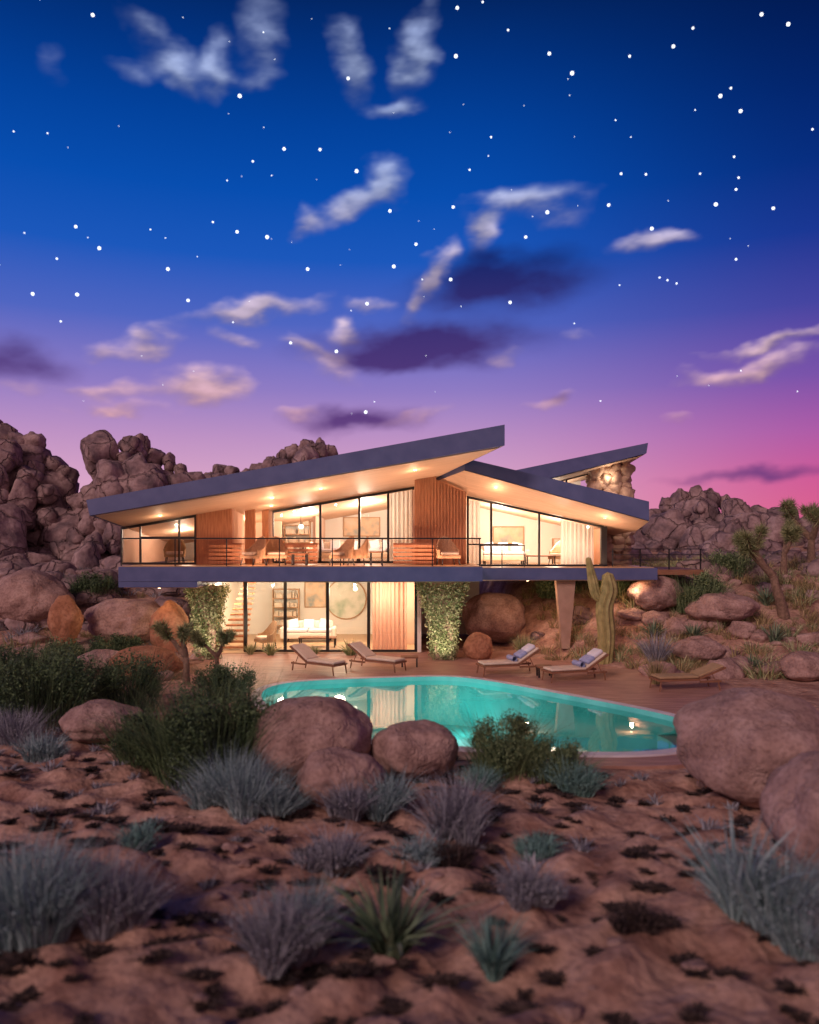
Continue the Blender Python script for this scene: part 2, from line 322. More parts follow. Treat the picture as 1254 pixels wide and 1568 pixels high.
glazing(mf,mg,2.25,7.45,31,3.36,zRf,[3.15,5.0],[(2.25,4.2,4.18)],dz=.06,fw=.08)
mf.box(7.4,7.62,30.98,31.2,3.36,4.9)
fl=lambda x,y:2.93
glazing(mf,mg,-6.3,.25,30.9,.08,fl,[-4.78,-3.15,-1.57],fw=.12)
mf.obj('window_frames',m_frame,H); mg.obj('window_glass',m_glass,H)
MB().box(-7.9,.4,30.6,37,.02,.08).obj('lower_floor',m_floor,H)
MB().box(-7.9,3.2,36.8,37,.08,2.88).box(.3,.45,30.8,36.8,.08,2.88).box(-7.9,-7.8,32,36.8,.08,2.88).obj('lower_walls',m_white,H)
MB().box(-1.5,.25,33.2,33.3,.08,2.88).obj('lower_partition',m_peach,H)
st=MB()
for k in range(14): st.box(-7.5+k*.05,-6.4,31.3+k*.16,31.6+k*.16,.15+k*.2,.22+k*.2)
st.box(-6.42,-6.36,31.0,31.1,.08,2.88)
st.obj('timber_stair',m_wood,H)
def curtain(name,x0,x1,y,z0,z1,parent=H,mat=m_curt):
    n=int((x1-x0)*60)+2; xx=np.linspace(x0,x1,n); yy=y+.05*np.sin(xx*38)+.02*np.sin(xx*91)
    za=np.array([z1(x) if callable(z1) else z1 for x in xx])
    V=np.concatenate([np.c_[xx,yy,np.full(n,z0)],np.c_[xx,yy,za]]); k=np.arange(n-1)
    return np_mesh(name,V,np.stack([k,k+1,k+1+n,k+n],1),mat,True,parent)
curtain('curtain_main',-.8,.1,32.25,3.47,lambda x:zL(x,32.3)-.1)
curtain('curtain_wing',5.9,7.2,31.4,3.37,lambda x:zRf(x,31)-.15)
curtain('curtain_wing_b',2.35,2.75,31.4,3.37,lambda x:zRf(x,31)-.15)
curtain('curtain_lower',-1.45,-.1,31.3,.1,2.8,mat=cloth('blush_curtain',(.70,.43,.34)))
rl=MB(); rl.box(-10.1,2.5,28.08,28.13,4.40,4.45)
for x in (-10.08,-8.2,-6.4,-4.55,-2.7,-.95,.8,2.45): rl.box(x-.018,x+.018,28.09,28.12,3.46,4.4)
rl.box(-10.1,-10.05,28.1,30,4.40,4.45).box(2.45,2.5,28.1,30.4,4.40,4.45)
rl.box(2.6,4.3,29.95,30.0,4.15,4.19)
for x in (2.65,3.45,4.28): rl.box(x-.018,x+.018,29.96,29.99,3.36,4.15)
for z in (4.02,3.8,3.6): rl.box(7.7,11.15,30.62,30.65,z,z+.03)
for x in (7.75,8.8,9.9,11.1): rl.box(x-.025,x+.025,30.62,30.66,3.2,4.03)
rl.obj('railing',m_frame,H)
MB().box(-10.05,2.44,28.1,28.11,3.5,4.38).obj('railing_glass',m_rglass,H)
bn=MB()
for x0,x1 in ((-7.4,-6.2),(-4.6,-3.4),(-.6,.9)):
    for k in range(5): bn.box(x0,x1,29.6,29.66,3.5+k*.15,3.6+k*.15)
    bn.box(x0,x1,29.67,30.2,4.2,4.26)
bn.obj('slatted_planters',m_wood,H)
MB().xz([(5.72,.3),(6.0,.3),(6.22,2.85),(5.5,2.85)],30.1,30.5).obj('tapered_column',m_conc,H)
MB().xz([(.95,0),(1.5,0),(1.62,1.6),(1.95,2.88),(.45,2.88),(.82,1.6)],28.95,29.6).obj('stone_pillar_right',m_stone,H)
MB().xz([(-7.65,-.1),(-7.05,-.1),(-7.0,1.8),(-6.85,2.7),(-7.95,2.7),(-7.75,1.8)],29.1,29.7).obj('stone_pillar_left',m_stone,H)
def downlight(x,y,z,e=7):
    a=np.linspace(0,2*math.pi,12,endpoint=False)
    MB().add([(x+.06*math.cos(t),y+.06*math.sin(t),z-.02) for t in a],[tuple(range(12))]).obj('downlight_disc',m_bulb,H)
    lamp('downlight','POINT',(x,y,z-.3),e,(1,.64,.38),.06,parent=H)
for x,y in ((-9.0,29.0),(-5.0,29.2),(-3.2,29),(.2,28.5),(-5.3,30.8)): downlight(x,y,zL(x,y)-.03,14)
downlight(3.2,29.8,6.33,14); downlight(7.2,29.6,5.2,14); downlight(8.4,30.4,2.86,26)
for x in (-5.5,-2.2): downlight(x,29.5,2.86,50)
downlight(-9,28.9,2.66,16); downlight(4.5,30.6,2.84,45)
for x,y,e in ((1.15,27.4,230),(-7.35,27.4,190)): lamp('pillar_uplight','SPOT',(x,y,.15),e,(1,.84,.62),.06,(math.radians(128),0,0),H)
for x,y,z,e in ((-9.3,33,4.6,110),(-6.9,32.8,5.0,80),(-4.2,34,5.1,290),(-1.8,34,5.5,320),(3.6,33.3,5.0,290),(6.0,33,4.4,200)):
    lamp('room_lamp','POINT',(x,y,z),e,(1,.77,.54),.25,parent=H)
for x,y in ((-5.2,33),(-2.9,33.5),(-1.0,32.2),(-7.2,32.2)): lamp('lower_room_lamp','POINT',(x,y,2.3),175,(1,.82,.55),.25,parent=H)
lamp('soffit_fill','AREA',(-2.2,28.9,3.52),235,(1,.58,.37),9,(math.pi,0,0),H,.6)  # added fill light without a fixture, brightens the main soffit
lamp('wing_soffit_fill','AREA',(5.2,30.3,3.42),110,(1,.58,.37),5,(math.pi,0,0),H,.5)  # added fill as well, lifts the wing soffit; no lamp body
def ball(x,y,z,r,seg=12):
    me=bmesh.new(); bmesh.ops.create_uvsphere(me,u_segments=seg,v_segments=8,radius=r)
    V=[(v.co.x+x,v.co.y+y,v.co.z+z) for v in me.verts]; F=[tuple(v.index for v in f.verts) for f in me.faces]; me.free(); return V,F
pn=MB(); rod=MB()
for x,y,z,r in ((-4.6,34,4.95,.1),(-2.2,32.6,2.4,.09)): pn.add(*ball(x,y,z,r)); rod.box(x-.01,x+.01,y-.01,y+.01,z+r,z+r+(.3 if z<3 else .5))
pn.obj('pendant_lamps',m_bulbw,H); rod.obj('pendant_rods',m_metal,H)
# ---------------- furniture
def sofa(name,loc,rz,w=2,mat=m_cush):
    E=empty(name,loc,rz)
    MB().box(-w/2,w/2,-.4,.4,.14,.4).box(-w/2,w/2,.28,.48,.4,.85).box(-w/2-.16,-w/2,-.4,.48,.14,.62).box(w/2,w/2+.16,-.4,.48,.14,.62).obj('frame',mat,E,.05)
    c=MB()
    for k in range(2): c.box(-w/2+k*w/2+.02,-w/2+(k+1)*w/2-.02,-.4,.26,.41,.55)
    for k in range(3): 
        Mx=Matrix.Translation((-w/3+k*w/3,.2,.72))@Matrix.Rotation(-.3,4,'X')@Matrix.Rotation(.2*(k-1),4,'Y'); c.box(-.22,.22,-.07,.07,-.2,.2,Mx)
    c.obj('cushions',m_towel,E,.04)
    l=MB()
    for sx in(-1,1):
        for sy in(-.3,.3): l.box(sx*w/2*.9-.03,sx*w/2*.9+.03,sy-.03,sy+.03,0,.14)
    l.obj('legs',m_metal,E)
def armchair(name,loc,rz,mat=m_wick):
    E=empty(name,loc,rz); s=MB(); n=13
    V=[];F=[]
    for k in range(n):
        t=math.pi*(-.15+1.3*k/(n-1)); hh=.42+.5*max(0,math.sin(t))**1.5*1.0
        x,y=.40*math.cos(t),.36*math.sin(t)
        for r in (1,.86):
            V+=[(x*r,y*r,.25),(x*r*1.08,y*r*1.15,hh+.14)]
    for k in range(n-1):
        a=k*4;b=a+4; F+=[(a,b,b+1,a+1),(a+2,a+3,b+3,b+2),(a+1,b+1,b+3,a+3),(a,a+2,b+2,b)]
    F+=[(0,1,3,2),((n-1)*4,(n-1)*4+2,(n-1)*4+3,(n-1)*4+1)]
    s.add(V,F); s.box(-.36,.36,-.36,.25,.25,.36); s.obj('shell',mat,E)
    MB().box(-.32,.32,-.34,.24,.365,.48).obj('cushion',m_cush,E,.04)
    l=MB()
    for sx in(-.3,.3):
        for sy in(-.3,.22): l.tube([(sx,sy,.26),(sx*1.15,sy*1.15,0)],.02,6)
    l.obj('legs',m_metal,E)
def table(name,loc,w,d,h,mat=m_woodd):
    E=empty(name,loc); MB().box(-w/2,w/2,-d/2,d/2,h-.05,h).obj('top',mat,E,.01)
    l=MB()
    for sx in(-1,1):
        for sy in(-1,1): l.box(sx*(w/2-.05)-.025,sx*(w/2-.05)+.025,sy*(d/2-.05)-.025,sy*(d/2-.05)+.025,0,h-.05)
    l.obj('legs',m_metal,E)
fz=3.46
armchair('wicker_armchair',(-5.6,29.0,fz),-.7); armchair('wicker_armchair',(-4.9,29.5,fz),.2)
armchair('wicker_armchair',(-2.4,29.0,fz),-.9); armchair('wicker_armchair',(-1.9,29.3,fz),-1.5); armchair('wicker_armchair',(1.4,29.3,fz),.3)
table('side_table',(-1.2,29.2,fz),.5,.5,.5); table('side_table',(-4.0,29.3,fz),.6,.5,.45)
sofa('sofa',(-3.2,34.4,fz),0,2.2); sofa('sofa',(-1.0,35.2,fz),0,1.6); table('dining_table',(-4.9,33.2,fz),1.2,.8,.74)
sofa('sofa',(4.0,34.2,3.36),0,1.8); table('coffee_table',(5.3,32.6,3.36),1.2,.6,.4); armchair('wicker_armchair',(6.1,32.6,3.36),-.6); armchair('wicker_armchair',(-9.2,31.5,fz),.2,m_cushd)
sofa('sofa',(-4.3,34.2,.08),0,2.0,m_white); table('coffee_table',(-3.7,32.4,.08),1.5,.6,.4); armchair('wicker_armchair',(-5.7,32.0,.08),-.9)
def bookshelf(name,loc,w,h):
    E=empty(name,loc); b=MB().box(-w/2,-w/2+.04,0,.3,0,h).box(w/2-.04,w/2,0,.3,0,h)
    nsh=int(h/.38)
    for k in range(nsh+1): b.box(-w/2+.04,w/2-.04,0,.3,k*(h-.04)/nsh,k*(h-.04)/nsh+.04)
    b.obj('shelves',m_wick,E); c=MB()
    for k in range(nsh):
        x=-w/2+.08
        while x<w/2-.12:
            ww=random.uniform(.03,.07)
            if random.random()<.75: c.box(x,x+ww,.05,.25,k*(h-.04)/nsh+.042,k*(h-.04)/nsh+random.uniform(.2,.3))
            x+=ww+.008
    c.obj('books',m_cush,E)
bookshelf('bookshelf',(-5.1,36.4,fz),1.2,2.0); bookshelf('bookshelf',(6.8,35.2,3.36),1.0,1.1); bookshelf('bookshelf',(-5.6,36.3,.08),1.2,2.1)
def painting(name,loc,w,h,mat,round_=False):
    E=empty(name,loc)
    if round_:
        a=np.linspace(0,2*math.pi,28,endpoint=False)
        MB().xz([(w/2*math.cos(t),h/2*math.sin(t)) for t in a],-.04,0).obj('frame',m_wick,E)
        MB().xz([(w/2*.94*math.cos(t),h/2*.94*math.sin(t)) for t in a],-.05,-.042).obj('canvas',mat,E)
    else:
        MB().box(-w/2,w/2,-.04,0,-h/2,h/2).obj('frame',m_wick,E); MB().box(-w/2+.05,w/2-.05,-.05,-.042,-h/2+.05,h/2-.05).obj('canvas',mat,E)
m_art=M('abstract_art',(.66,.58,.48),(.30,.34,.33),scale=1.6,rough=.7,c3=(.68,.48,.33)); m_mural=M('hill_mural',(.74,.72,.64),(.38,.46,.36),scale=1.3,rough=.7,c3=(.64,.63,.55))
painting('round_painting',(-2.9,36.78,1.7),1.9,1.9,m_mural,True)
painting('painting',(-4.3,36.77,1.9),1.0,1.2,m_art); painting('painting',(-2.2,36.97,5.0),1.7,.9,m_art); painting('painting',(4.4,35.77,4.6),1.4,.8,m_art)
def lounger(name,loc,rz,mat=m_cush,towel=False,back=.55):
    E=empty(name,loc,rz); f=MB()
    L0,L1,w=-1.0,1.0,.33
    hinge=.25
    Mb=Matrix.Translation((hinge,0,.34))@Matrix.Rotation(-back,4,'Y')
    f.box(L0,hinge,-w,-w+.05,.28,.34).box(L0,hinge,w-.05,w,.28,.34).box(L0,L0+.05,-w+.05,w-.05,.28,.34)
    f.box(hinge,L1-.1,-w,-w+.04,.22,.279).box(hinge,L1-.1,w-.04,w,.22,.279)
    for k in range(9): f.box(L0+.1+k*.13,L0+.17+k*.13,-w+.05,w-.05,.30,.335)
    f.box(0,.85,-w,-w+.05,-.02,.03,Mb).box(0,.85,w-.05,w,-.02,.03,Mb).box(.8,.85,-w+.05,w-.05,-.02,.03,Mb)
    for x in (L0+.08,L1-.2):
        for y in (-w+.02,w-.02): f.tube([(x,y,.3),(x+(-.05 if x<0 else .06),y,0)],.022,6)
    f.tube([(.75,-w+.06,.25),(.62,-w+.06,.52)],.012,6); f.tube([(.75,w-.06,.25),(.62,w-.06,.52)],.012,6)
    f.obj('frame',m_woodd,E)
    c=MB().box(L0+.04,hinge-.02,-w+.03,w-.03,.345,.42).box(.02,.82,-w+.03,w-.03,.035,.10,Mb)
    c.obj('cushion',mat,E,.03)
    if towel:
        t=MB(); t.box(.42,.78,-.24,.24,.11,.24,Mb); t.obj('pillow',m_towel,E,.05,True)
        t=MB(); t.box(.12,.42,-.26,.26,.11,.22,Mb); t.tube([(hinge-.15,-.28,.5),(hinge-.15,.28,.5)],.09,10); t.obj('blue_cushions',m_blue,E,.05,True)
dz=.06
lounger('sun_lounger',(-3.0,26.3,dz),2.5); lounger('sun_lounger',(-1.1,26.8,dz),2.55)
lounger('sun_lounger',(3.2,25.9,dz),.25,towel=True); lounger('sun_lounger',(5.1,24.7,dz),.3,towel=True)
lounger('sun_lounger',(8.0,23.2,dz),.15,m_cushd,back=.35)
table('side_table',(.0,27.4,dz),.6,.45,.35); table('side_table',(4.25,25.3,dz),.5,.5,.35)
# ------------------------------------------------------------------ boulders
def ico(sub):
    bm=bmesh.new(); bmesh.ops.create_icosphere(bm,subdivisions=sub,radius=1)
    V=np.array([v.co[:] for v in bm.verts]); F=np.array([[v.index for v in f.verts] for f in bm.faces]); bm.free(); return V,F
def boulder(sub,seed,p=3.2,amp=.16,fine=.03):
    V,F=ico(sub); r=random.Random(seed); Rm=np.array(Matrix.Rotation(r.uniform(0,6),3,Vector((r.random(),r.random(),r.random())).normalized()))
    Vr=V@Rm.T; nrm=(np.abs(Vr)**p).sum(1)**(1/p); Vr=Vr/nrm[:,None]; Vr=Vr@Rm
    off=Vector((seed*3.7,seed*1.9,seed*.7)); out=[]
    for v in Vr:
        q=Vector(v); d=noise.noise(q*1.1+off)*amp+noise.noise(q*2.7+off)*amp*.45+noise.noise(q*7+off)*fine
        c=abs(noise.noise(q*1.6-off)); d-=max(0,.05-c)*1.0*amp*5
        out.append(v*(1+d))
    return np.array(out),F
bases=[boulder(3,k+1,p=[3,4,6][k%3],amp=.28,fine=.06) for k in range(14)]
def rotm(r):
    return np.array(Matrix.Rotation(r.uniform(0,6.28),3,'Z')@Matrix.Rotation(r.uniform(-.4,.4),3,'X')@Matrix.Rotation(r.uniform(-.4,.4),3,'Y'))
rr=random.Random(3)
def place(x,y,z,sx,sy,sz):
    V,F=rr.choice(bases); return (V@rotm(rr).T)*np.array([sx,sy,sz])*.86+np.array([x,y,z]),F
def single(name,x,y,w,h,d=None,seed=1,mat=m_rockf,sink=.12,p=2.5,tilt=0,z=None):
    V,F=boulder(5,seed,p=p,amp=.16,fine=.02); V=V/np.abs(V).max(0)
    V=V*np.array([w/2,(d or w*.85)/2,h*.56]); zz=(hgt(x,y) if z is None else z)+h*.56-h*sink
    return np_mesh(name,V,F,mat,True,loc=(x,y,zz),rz=tilt)
single('boulder',-1.73,14.6,2.15,1.5,seed=21); single('boulder',.1,14.5,1.65,1.0,seed=22); single('boulder',-1.15,13.3,1.5,.85,seed=23)
single('boulder',6.0,13.7,2.9,1.85,seed=24); single('boulder',5.9,10.6,2.3,1.75,seed=25); single('boulder',-6.6,17.3,1.8,.8,seed=26)
single('boulder',-13.1,30.6,1.3,2.0,seed=27,z=.4,mat=m_orange); single('boulder',-8.9,29.8,1.5,2.1,seed=28,z=0.1,mat=m_orange); single('boulder',2.5,29.3,1.1,1.0,seed=29,mat=m_orange)
single('boulder',-15.8,33.5,3.6,2.2,seed=30); single('boulder',-11.4,32.5,3.4,1.7,seed=31); single('boulder',-8.4,25.6,2.3,1.0,seed=32,mat=m_orange)
single('boulder',9.5,31,2.3,1.3,seed=33); single('boulder',11.6,29.8,2.8,1.1,seed=34); single('boulder',12.4,25.2,1.8,.9,seed=35); single('boulder',3.6,33.5,2.8,1.9,seed=36,z=.3)
single('boulder',-10.2,27.0,1.9,.7,seed=37); single('boulder',9.9,27.6,1.8,.8,seed=38)
def heap(name,prof,d,zb,r0,r1,slope=.75):
    px=[p[0] for p in prof]; pz=[p[1] for p in prof]; parts=[]
    T=lambda x: np.interp(x,px,pz)
    x=px[0]
    while x<px[-1]:
        r=rr.uniform(r0,(r0+r1)/2); t=T(x)
        parts.append(place(x,d+rr.uniform(-.3,.5),t-r*.8,r*rr.uniform(.75,1.1),r,r*rr.uniform(.85,1.25))); x+=r*rr.uniform(1.15,1.75)
    z=zb
    while z<max(pz):
        rz=rr.uniform(r0,r1); x=px[0]+rr.uniform(0,1)
        while x<px[-1]:
            r=rz*rr.uniform(.6,1.25)*(1.6 if rr.random()<.14 else 1); t=T(x)
            if z<t-r*1.2:
                dep=d-.4-(t-z)*slope+rr.uniform(-.7,.7)
                parts.append(place(x,dep,z+rr.uniform(-.3,.3),r*rr.uniform(.8,1.3),r,r*rr.uniform(.8,1.45)))
            x+=r*rr.uniform(1.35,1.85)
        z+=rz*.95
    n=int((px[-1]-px[0])/1.6)
    for k in range(n):
        x=px[0]+(px[-1]-px[0])*(k+.5)/n; t=T(x)
        zz=zb
        while zz<t-1.6: parts.append(place(x,d+1.2-(t-zz)*slope*.8,zz,1.5,1.3,1.2)); zz+=1.5
    V,F=cat(parts); return np_mesh(name,V,F,m_rock,True)
heap('rock_formation',[(-34,9),(-29,11.0),(-26,11.9),(-24.5,11.7),(-23.8,10.2),(-22.9,11.2),(-22.0,10.4),(-21.2,8.9),(-20.4,8.6),(-19.8,7.0),(-18.8,5.4)],48,3.0,.5,1.2)
heap('rock_formation',[(-19.9,6.2),(-18.6,7.8),(-17.2,9.8),(-16.5,11.2),(-15.6,10.0),(-14.3,9.4),(-13.5,8.8),(-12.8,7.2)],48,3.0,.45,1.05)
heap('rock_formation',[(-13.1,7.9),(-11.7,9.2),(-10.8,8.8),(-9.8,8.8),(-9.2,9.3),(-7.6,10.1),(-6.0,10.9),(-5.2,10.5),(-4.7,9.9),(-3.6,8)],50,3.5,.4,.85)
heap('rock_formation',[(14,5.4),(15.7,5.9),(17.1,6.5),(18.1,7.4),(19.7,8.0),(21.4,7.7),(22.8,7.2),(24.7,6.4),(26.6,5.8),(28,6.1),(29.6,7.4),(34,8.6),(42,7)],56,3.2,.45,1.15,1.3)
V,F=boulder(4,61,p=6,amp=.1); V=V*np.array([.9,1.0,1.15]); 
np_mesh('balanced_boulder',V,F,m_rock,True,loc=(-17.9,46.6,9.3),rz=.3)
# unseen rocky ridge added behind the viewpoint to shade the foreground
parts=[]
for k in range(11): parts.append(place(-27+k*4.6,-7.0-rr.uniform(0,2),2.6,4,3,4.9+rr.uniform(-.8,.8)))
V,F=cat(parts); np_mesh('shadow_ridge',V,F,m_rock,True)
def scatter_rocks(name,n,x0,x1,y0,y1,r0,r1,mat=m_rock,cond=None):
    parts=[]
    while len(parts)<n:
        x=rr.uniform(x0,x1); y=rr.uniform(y0,y1)
        if cond and not cond(x,y): continue
        r=r0+(r1-r0)*rr.random()**2.2
        parts.append(place(x,y,hgt(x,y)+r*.15,r*rr.uniform(.9,1.5),r,r*rr.uniform(.5,.9)))
    V,F=cat(parts); return np_mesh(name,V,F,mat,True)
scatter_rocks('hillside_rocks',260,-30,-9.5,33,45,.25,1.0)
scatter_rocks('hillside_rocks',260,5,32,31,54,.2,.9,cond=lambda x,y:x>9.5 or (y<36 and x>3.4))
scatter_rocks('hillside_rocks',80,8,18,25.5,33,.12,.6,m_rockf)
scatter_rocks('hillside_rocks',50,-16,-7.8,25,32,.12,.6,m_rockf)
nodeck=lambda x,y: not bool(inside(offset(deck,.3),np.array([x]),np.array([y]))[0])
scatter_rocks('pebbles',220,-9,9,5.5,22,.03,.11,m_rockf,nodeck)
E=empty('stone_chimney')
parts=[]
z=3.0
while z<7.9:
    for k in range(4):
        for yy in (35.1,35.6):
            r=rr.uniform(.20,.36); parts.append(place(8.15+k*.42+rr.uniform(-.06,.06),yy,z,r*1.15,r*1.15,r))
    z+=.34
V,F=cat(parts); np_mesh('chimney_stones',V,F,m_stone,True,E)
lamp('chimney_uplight','POINT',(8.9,33.8,5.8),30,(1,.72,.5),.1,parent=E)
# ------------------------------------------------------------------ plants
def blades(n,h,w,lean,rad,st=(0,.35,.7,1),r=rng):
    a=r.uniform(0,2*np.pi,n); rd=rad*np.sqrt(r.uniform(0,1,n)); b=np.stack([rd*np.cos(a),rd*np.sin(a),np.zeros(n)],1)
    a2=a+r.normal(0,.5,n); hh=h*r.uniform(.5,1,n); ln=lean*r.uniform(.05,1,n)*hh
    dr=np.stack([np.cos(a2),np.sin(a2),np.zeros(n)],1); ph=r.uniform(0,2*np.pi,n); sd=np.stack([np.cos(ph),np.sin(ph),np.zeros(n)],1)
    ww=w*r.uniform(.6,1.2,n); V=[]
    for t,wf in zip(st,(1,.95,.6,.06)):
        c=b+dr*(ln*t**1.5)[:,None]; c[:,2]+=hh*t*(1-.35*(ln/hh)*t)
        V+= [c-sd*(ww*wf/2)[:,None], c+sd*(ww*wf/2)[:,None]]
    V=np.stack(V,1); k=V.shape[1]; base=np.arange(n)[:,None]*k
    F=np.concatenate([base+np.array([[2*i,2*i+1,2*i+3,2*i+2]]) for i in range(k//2-1)])
    return V.reshape(-1,3),F
def leaves(P,ls,r=rng):
    n=len(P); u=r.normal(size=(n,3)); u/=np.linalg.norm(u,axis=1)[:,None]; q=r.normal(size=(n,3)); v=np.cross(u,q); v/=np.linalg.norm(v,axis=1)[:,None]
    s=ls*r.uniform(.6,1.3,n)[:,None]; V=np.stack([P-u*s,P+v*s*.42,P+u*s,P-v*s*.42],1).reshape(-1,3); b=np.arange(n)[:,None]*4
    return V,b+np.arange(4)[None,:]
def bush(n,R,Hh,ls,lobes=16,r=rng):
    parts=[]; per=n//lobes
    for k in range(lobes):
        a=r.uniform(0,2*np.pi); rd=R*.78*np.sqrt(r.uniform(0,1)); zt=Hh*(.25+.6*r.uniform(0,1)*(1-(rd/R)**2*.8)); c=np.array([rd*np.cos(a),rd*np.sin(a),zt])
        lr=R*r.uniform(.16,.32); d=r.normal(size=(per,3)); d/=np.linalg.norm(d,axis=1)[:,None]
        rad=lr*r.uniform(.1,1.3,per)**.7; P=c+d*rad[:,None]*np.array([1,1,1.1]); P[:,2]=np.abs(P[:,2])
        parts.append(leaves(P,ls,r))
        for q in range(6):
            e=c+r.normal(0,lr*.5,3); pts=np.linspace([0,0,0],e,4); sd=np.array([.008,.008,0])
            V=np.stack([pts-sd,pts+sd],1).reshape(-1,3); parts.append((V,np.array([[2*i,2*i+1,2*i+3,2*i+2] for i in range(3)])))
    V,F=blades(n//14,Hh*1.2,ls*.35,1.0,R*.7,r=r); parts.append((V,F))
    return cat(parts)
def addbush(name,x,y,w,h,n,ls,mat):
    V,F=bush(n,w/2,h,ls); return np_mesh(name,V,F,mat,False,loc=(x,y,hgt(x,y)-.03))
def addtuft(name,x,y,w,h,n,bw,mat,lean=1.0):
    parts=[]; nc=5 if n>400 else 1
    for k in range(nc):
        a=rng.uniform(0,6.28); q=0 if k==0 else w*rng.uniform(.12,.3); V,F=blades(n//nc,h*1.15*(1 if k==0 else rng.uniform(.55,.95)),bw,lean,w*.13)
        parts.append((V+np.array([q*math.cos(a),q*math.sin(a),0]),F))
    if n>400:
        P=cat(parts)[0].reshape(-1,8,3)[:,5].reshape(-1,3)
        parts.append(leaves(P+rng.normal(0,.02,P.shape),.02))
    V,F=cat(parts)
    return np_mesh(name,V,F,mat,False,loc=(x,y,hgt(x,y)-.02))
g=m_leafg
addbush('creosote_bush',-3.6,14.6,2.7,1.9,16000,.035,g); addbush('creosote_bush',-5.0,15.4,1.6,1.3,7000,.035,g)
addbush('creosote_bush',-8.9,19.2,3.4,1.9,13000,.04,g); addbush('creosote_bush',-7.3,20.5,2.4,1.7,8000,.04,g); addbush('creosote_bush',-10.6,21,3,2.0,9000,.04,g)
addbush('creosote_bush',-5.0,21.8,1.8,1.1,6000,.035,g)
addbush('creosote_bush',1.75,14.6,1.6,1.2,10000,.028,m_leafw); addbush('creosote_bush',2.6,14.3,1.3,.85,6000,.028,m_leafw)
addtuft('sage_bush',2.75,13.8,1.1,.7,900,.014,m_teal,1.1); addtuft('sage_bush',1.2,13.8,.9,.55,700,.014,m_teal,1.1)
addtuft('sage_bush',-2.9,12.9,1.8,1.1,1700,.014,m_sage,.9); addtuft('sage_bush',-2.2,12.7,1.2,.8,900,.014,m_sage,1)
addtuft('sage_bush',-.9,12.4,1.1,.7,900,.014,m_sagep,1); addtuft('sage_bush',-.3,12.8,1.2,.75,900,.014,m_sage,1)
addtuft('sage_bush',.7,11.6,1.2,.95,1000,.014,m_sagep,.9); addtuft('sage_bush',-1.0,10.7,1.1,.7,1000,.014,m_sagep,1)
addtuft('sage_bush',.15,10.8,.9,.5,700,.014,m_sage,1.1); addtuft('sage_bush',1.75,11.0,.8,.4,600,.014,m_teal,1.1); addtuft('sage_bush',.6,10.4,.9,.45,600,.014,m_dark,1.1)
addtuft('sage_bush',-3.7,11.0,.6,.45,500,.014,m_teal,1)
addtuft('sage_bush',-4.2,8.6,1.9,1.2,2200,.014,m_sage,.9); addtuft('sage_bush',-3.4,8.9,1.3,.95,1300,.013,m_sagep,.9)
addtuft('sage_bush',-1.35,8.3,1.0,.8,1000,.014,m_sagep,.9); addtuft('sage_bush',-1.1,8.7,.8,.8,700,.014,m_sage,.9)
addtuft('yucca',-.2,8.6,.9,.95,110,.06,m_yucca,1.25)
addtuft('sage_bush',.85,8.1,.5,.65,350,.018,m_teal,.8); addtuft('sage_bush',1.35,9.2,.8,.55,900,.014,m_sagep,1)
addtuft('sage_bush',3.95,8.7,1.7,1.1,2000,.014,m_sage,.9); addtuft('yucca',3.65,9.0,.8,1.2,60,.05,m_sage,.8); addtuft('sage_bush',4.6,8.2,1.4,1.0,1200,.014,m_sagep,.9)
addtuft('sage_bush',2.45,8.6,.6,.35,500,.014,m_dark,1)
addtuft('sage_bush',-8.3,17.2,1.8,.9,1200,.016,m_sagep,1); addtuft('sage_bush',-7.2,15.9,1.0,.7,700,.016,m_sage,1); addtuft('sage_bush',-9.6,18.2,1.6,.9,1000,.016,m_sage,1)
addbush('creosote_bush',10.9,30.6,2.4,1.6,8000,.05,m_leafw); addbush('creosote_bush',-10.6,29.2,2.2,1.1,6000,.045,g); addbush('creosote_bush',-14.2,36,2.4,1.5,6000,.05,g)
addbush('creosote_bush',6.2,33.8,2.4,1.0,5000,.05,m_leafw); addbush('creosote_bush',8.0,32.2,1.8,1.0,4000,.05,m_leafw); addbush('creosote_bush',13.4,33.5,2.2,1.2,5000,.05,m_leafw); addbush('creosote_bush',-12.0,28.0,2.0,.9,5000,.045,m_leafw)
for x,y,s in ((10.2,28.8,.7),(12.8,28.2,.8),(11.2,26.3,.6),(8.9,29.3,.7),(13.6,30.6,.8),(-9.6,26.2,.7),(-11.5,25.4,.8)): addtuft('agave',x,y,s,s,90,.06,m_yucca,1.4)
addtuft('agave',-2.2,30.1,.6,.75,80,.05,m_ivy,1.2); addtuft('agave',-5.2,30.1,.5,.6,70,.05,m_ivy,1.2)
addtuft('ornamental_grass',7.35,24.0,.7,.95,250,.02,m_dry,.6); addtuft('ornamental_grass',8.3,27.0,1.4,1.3,390,.02,m_sagep,.7)
addtuft('ornamental_grass',-6.0,30.3,.5,.5,200,.02,m_ivy,.8); addtuft('ornamental_grass',-3.6,30.4,.5,.45,200,.02,m_ivy,.8); addtuft('ornamental_grass',4.3,30.3,1.1,.9,390,.02,m_ivy,.8)
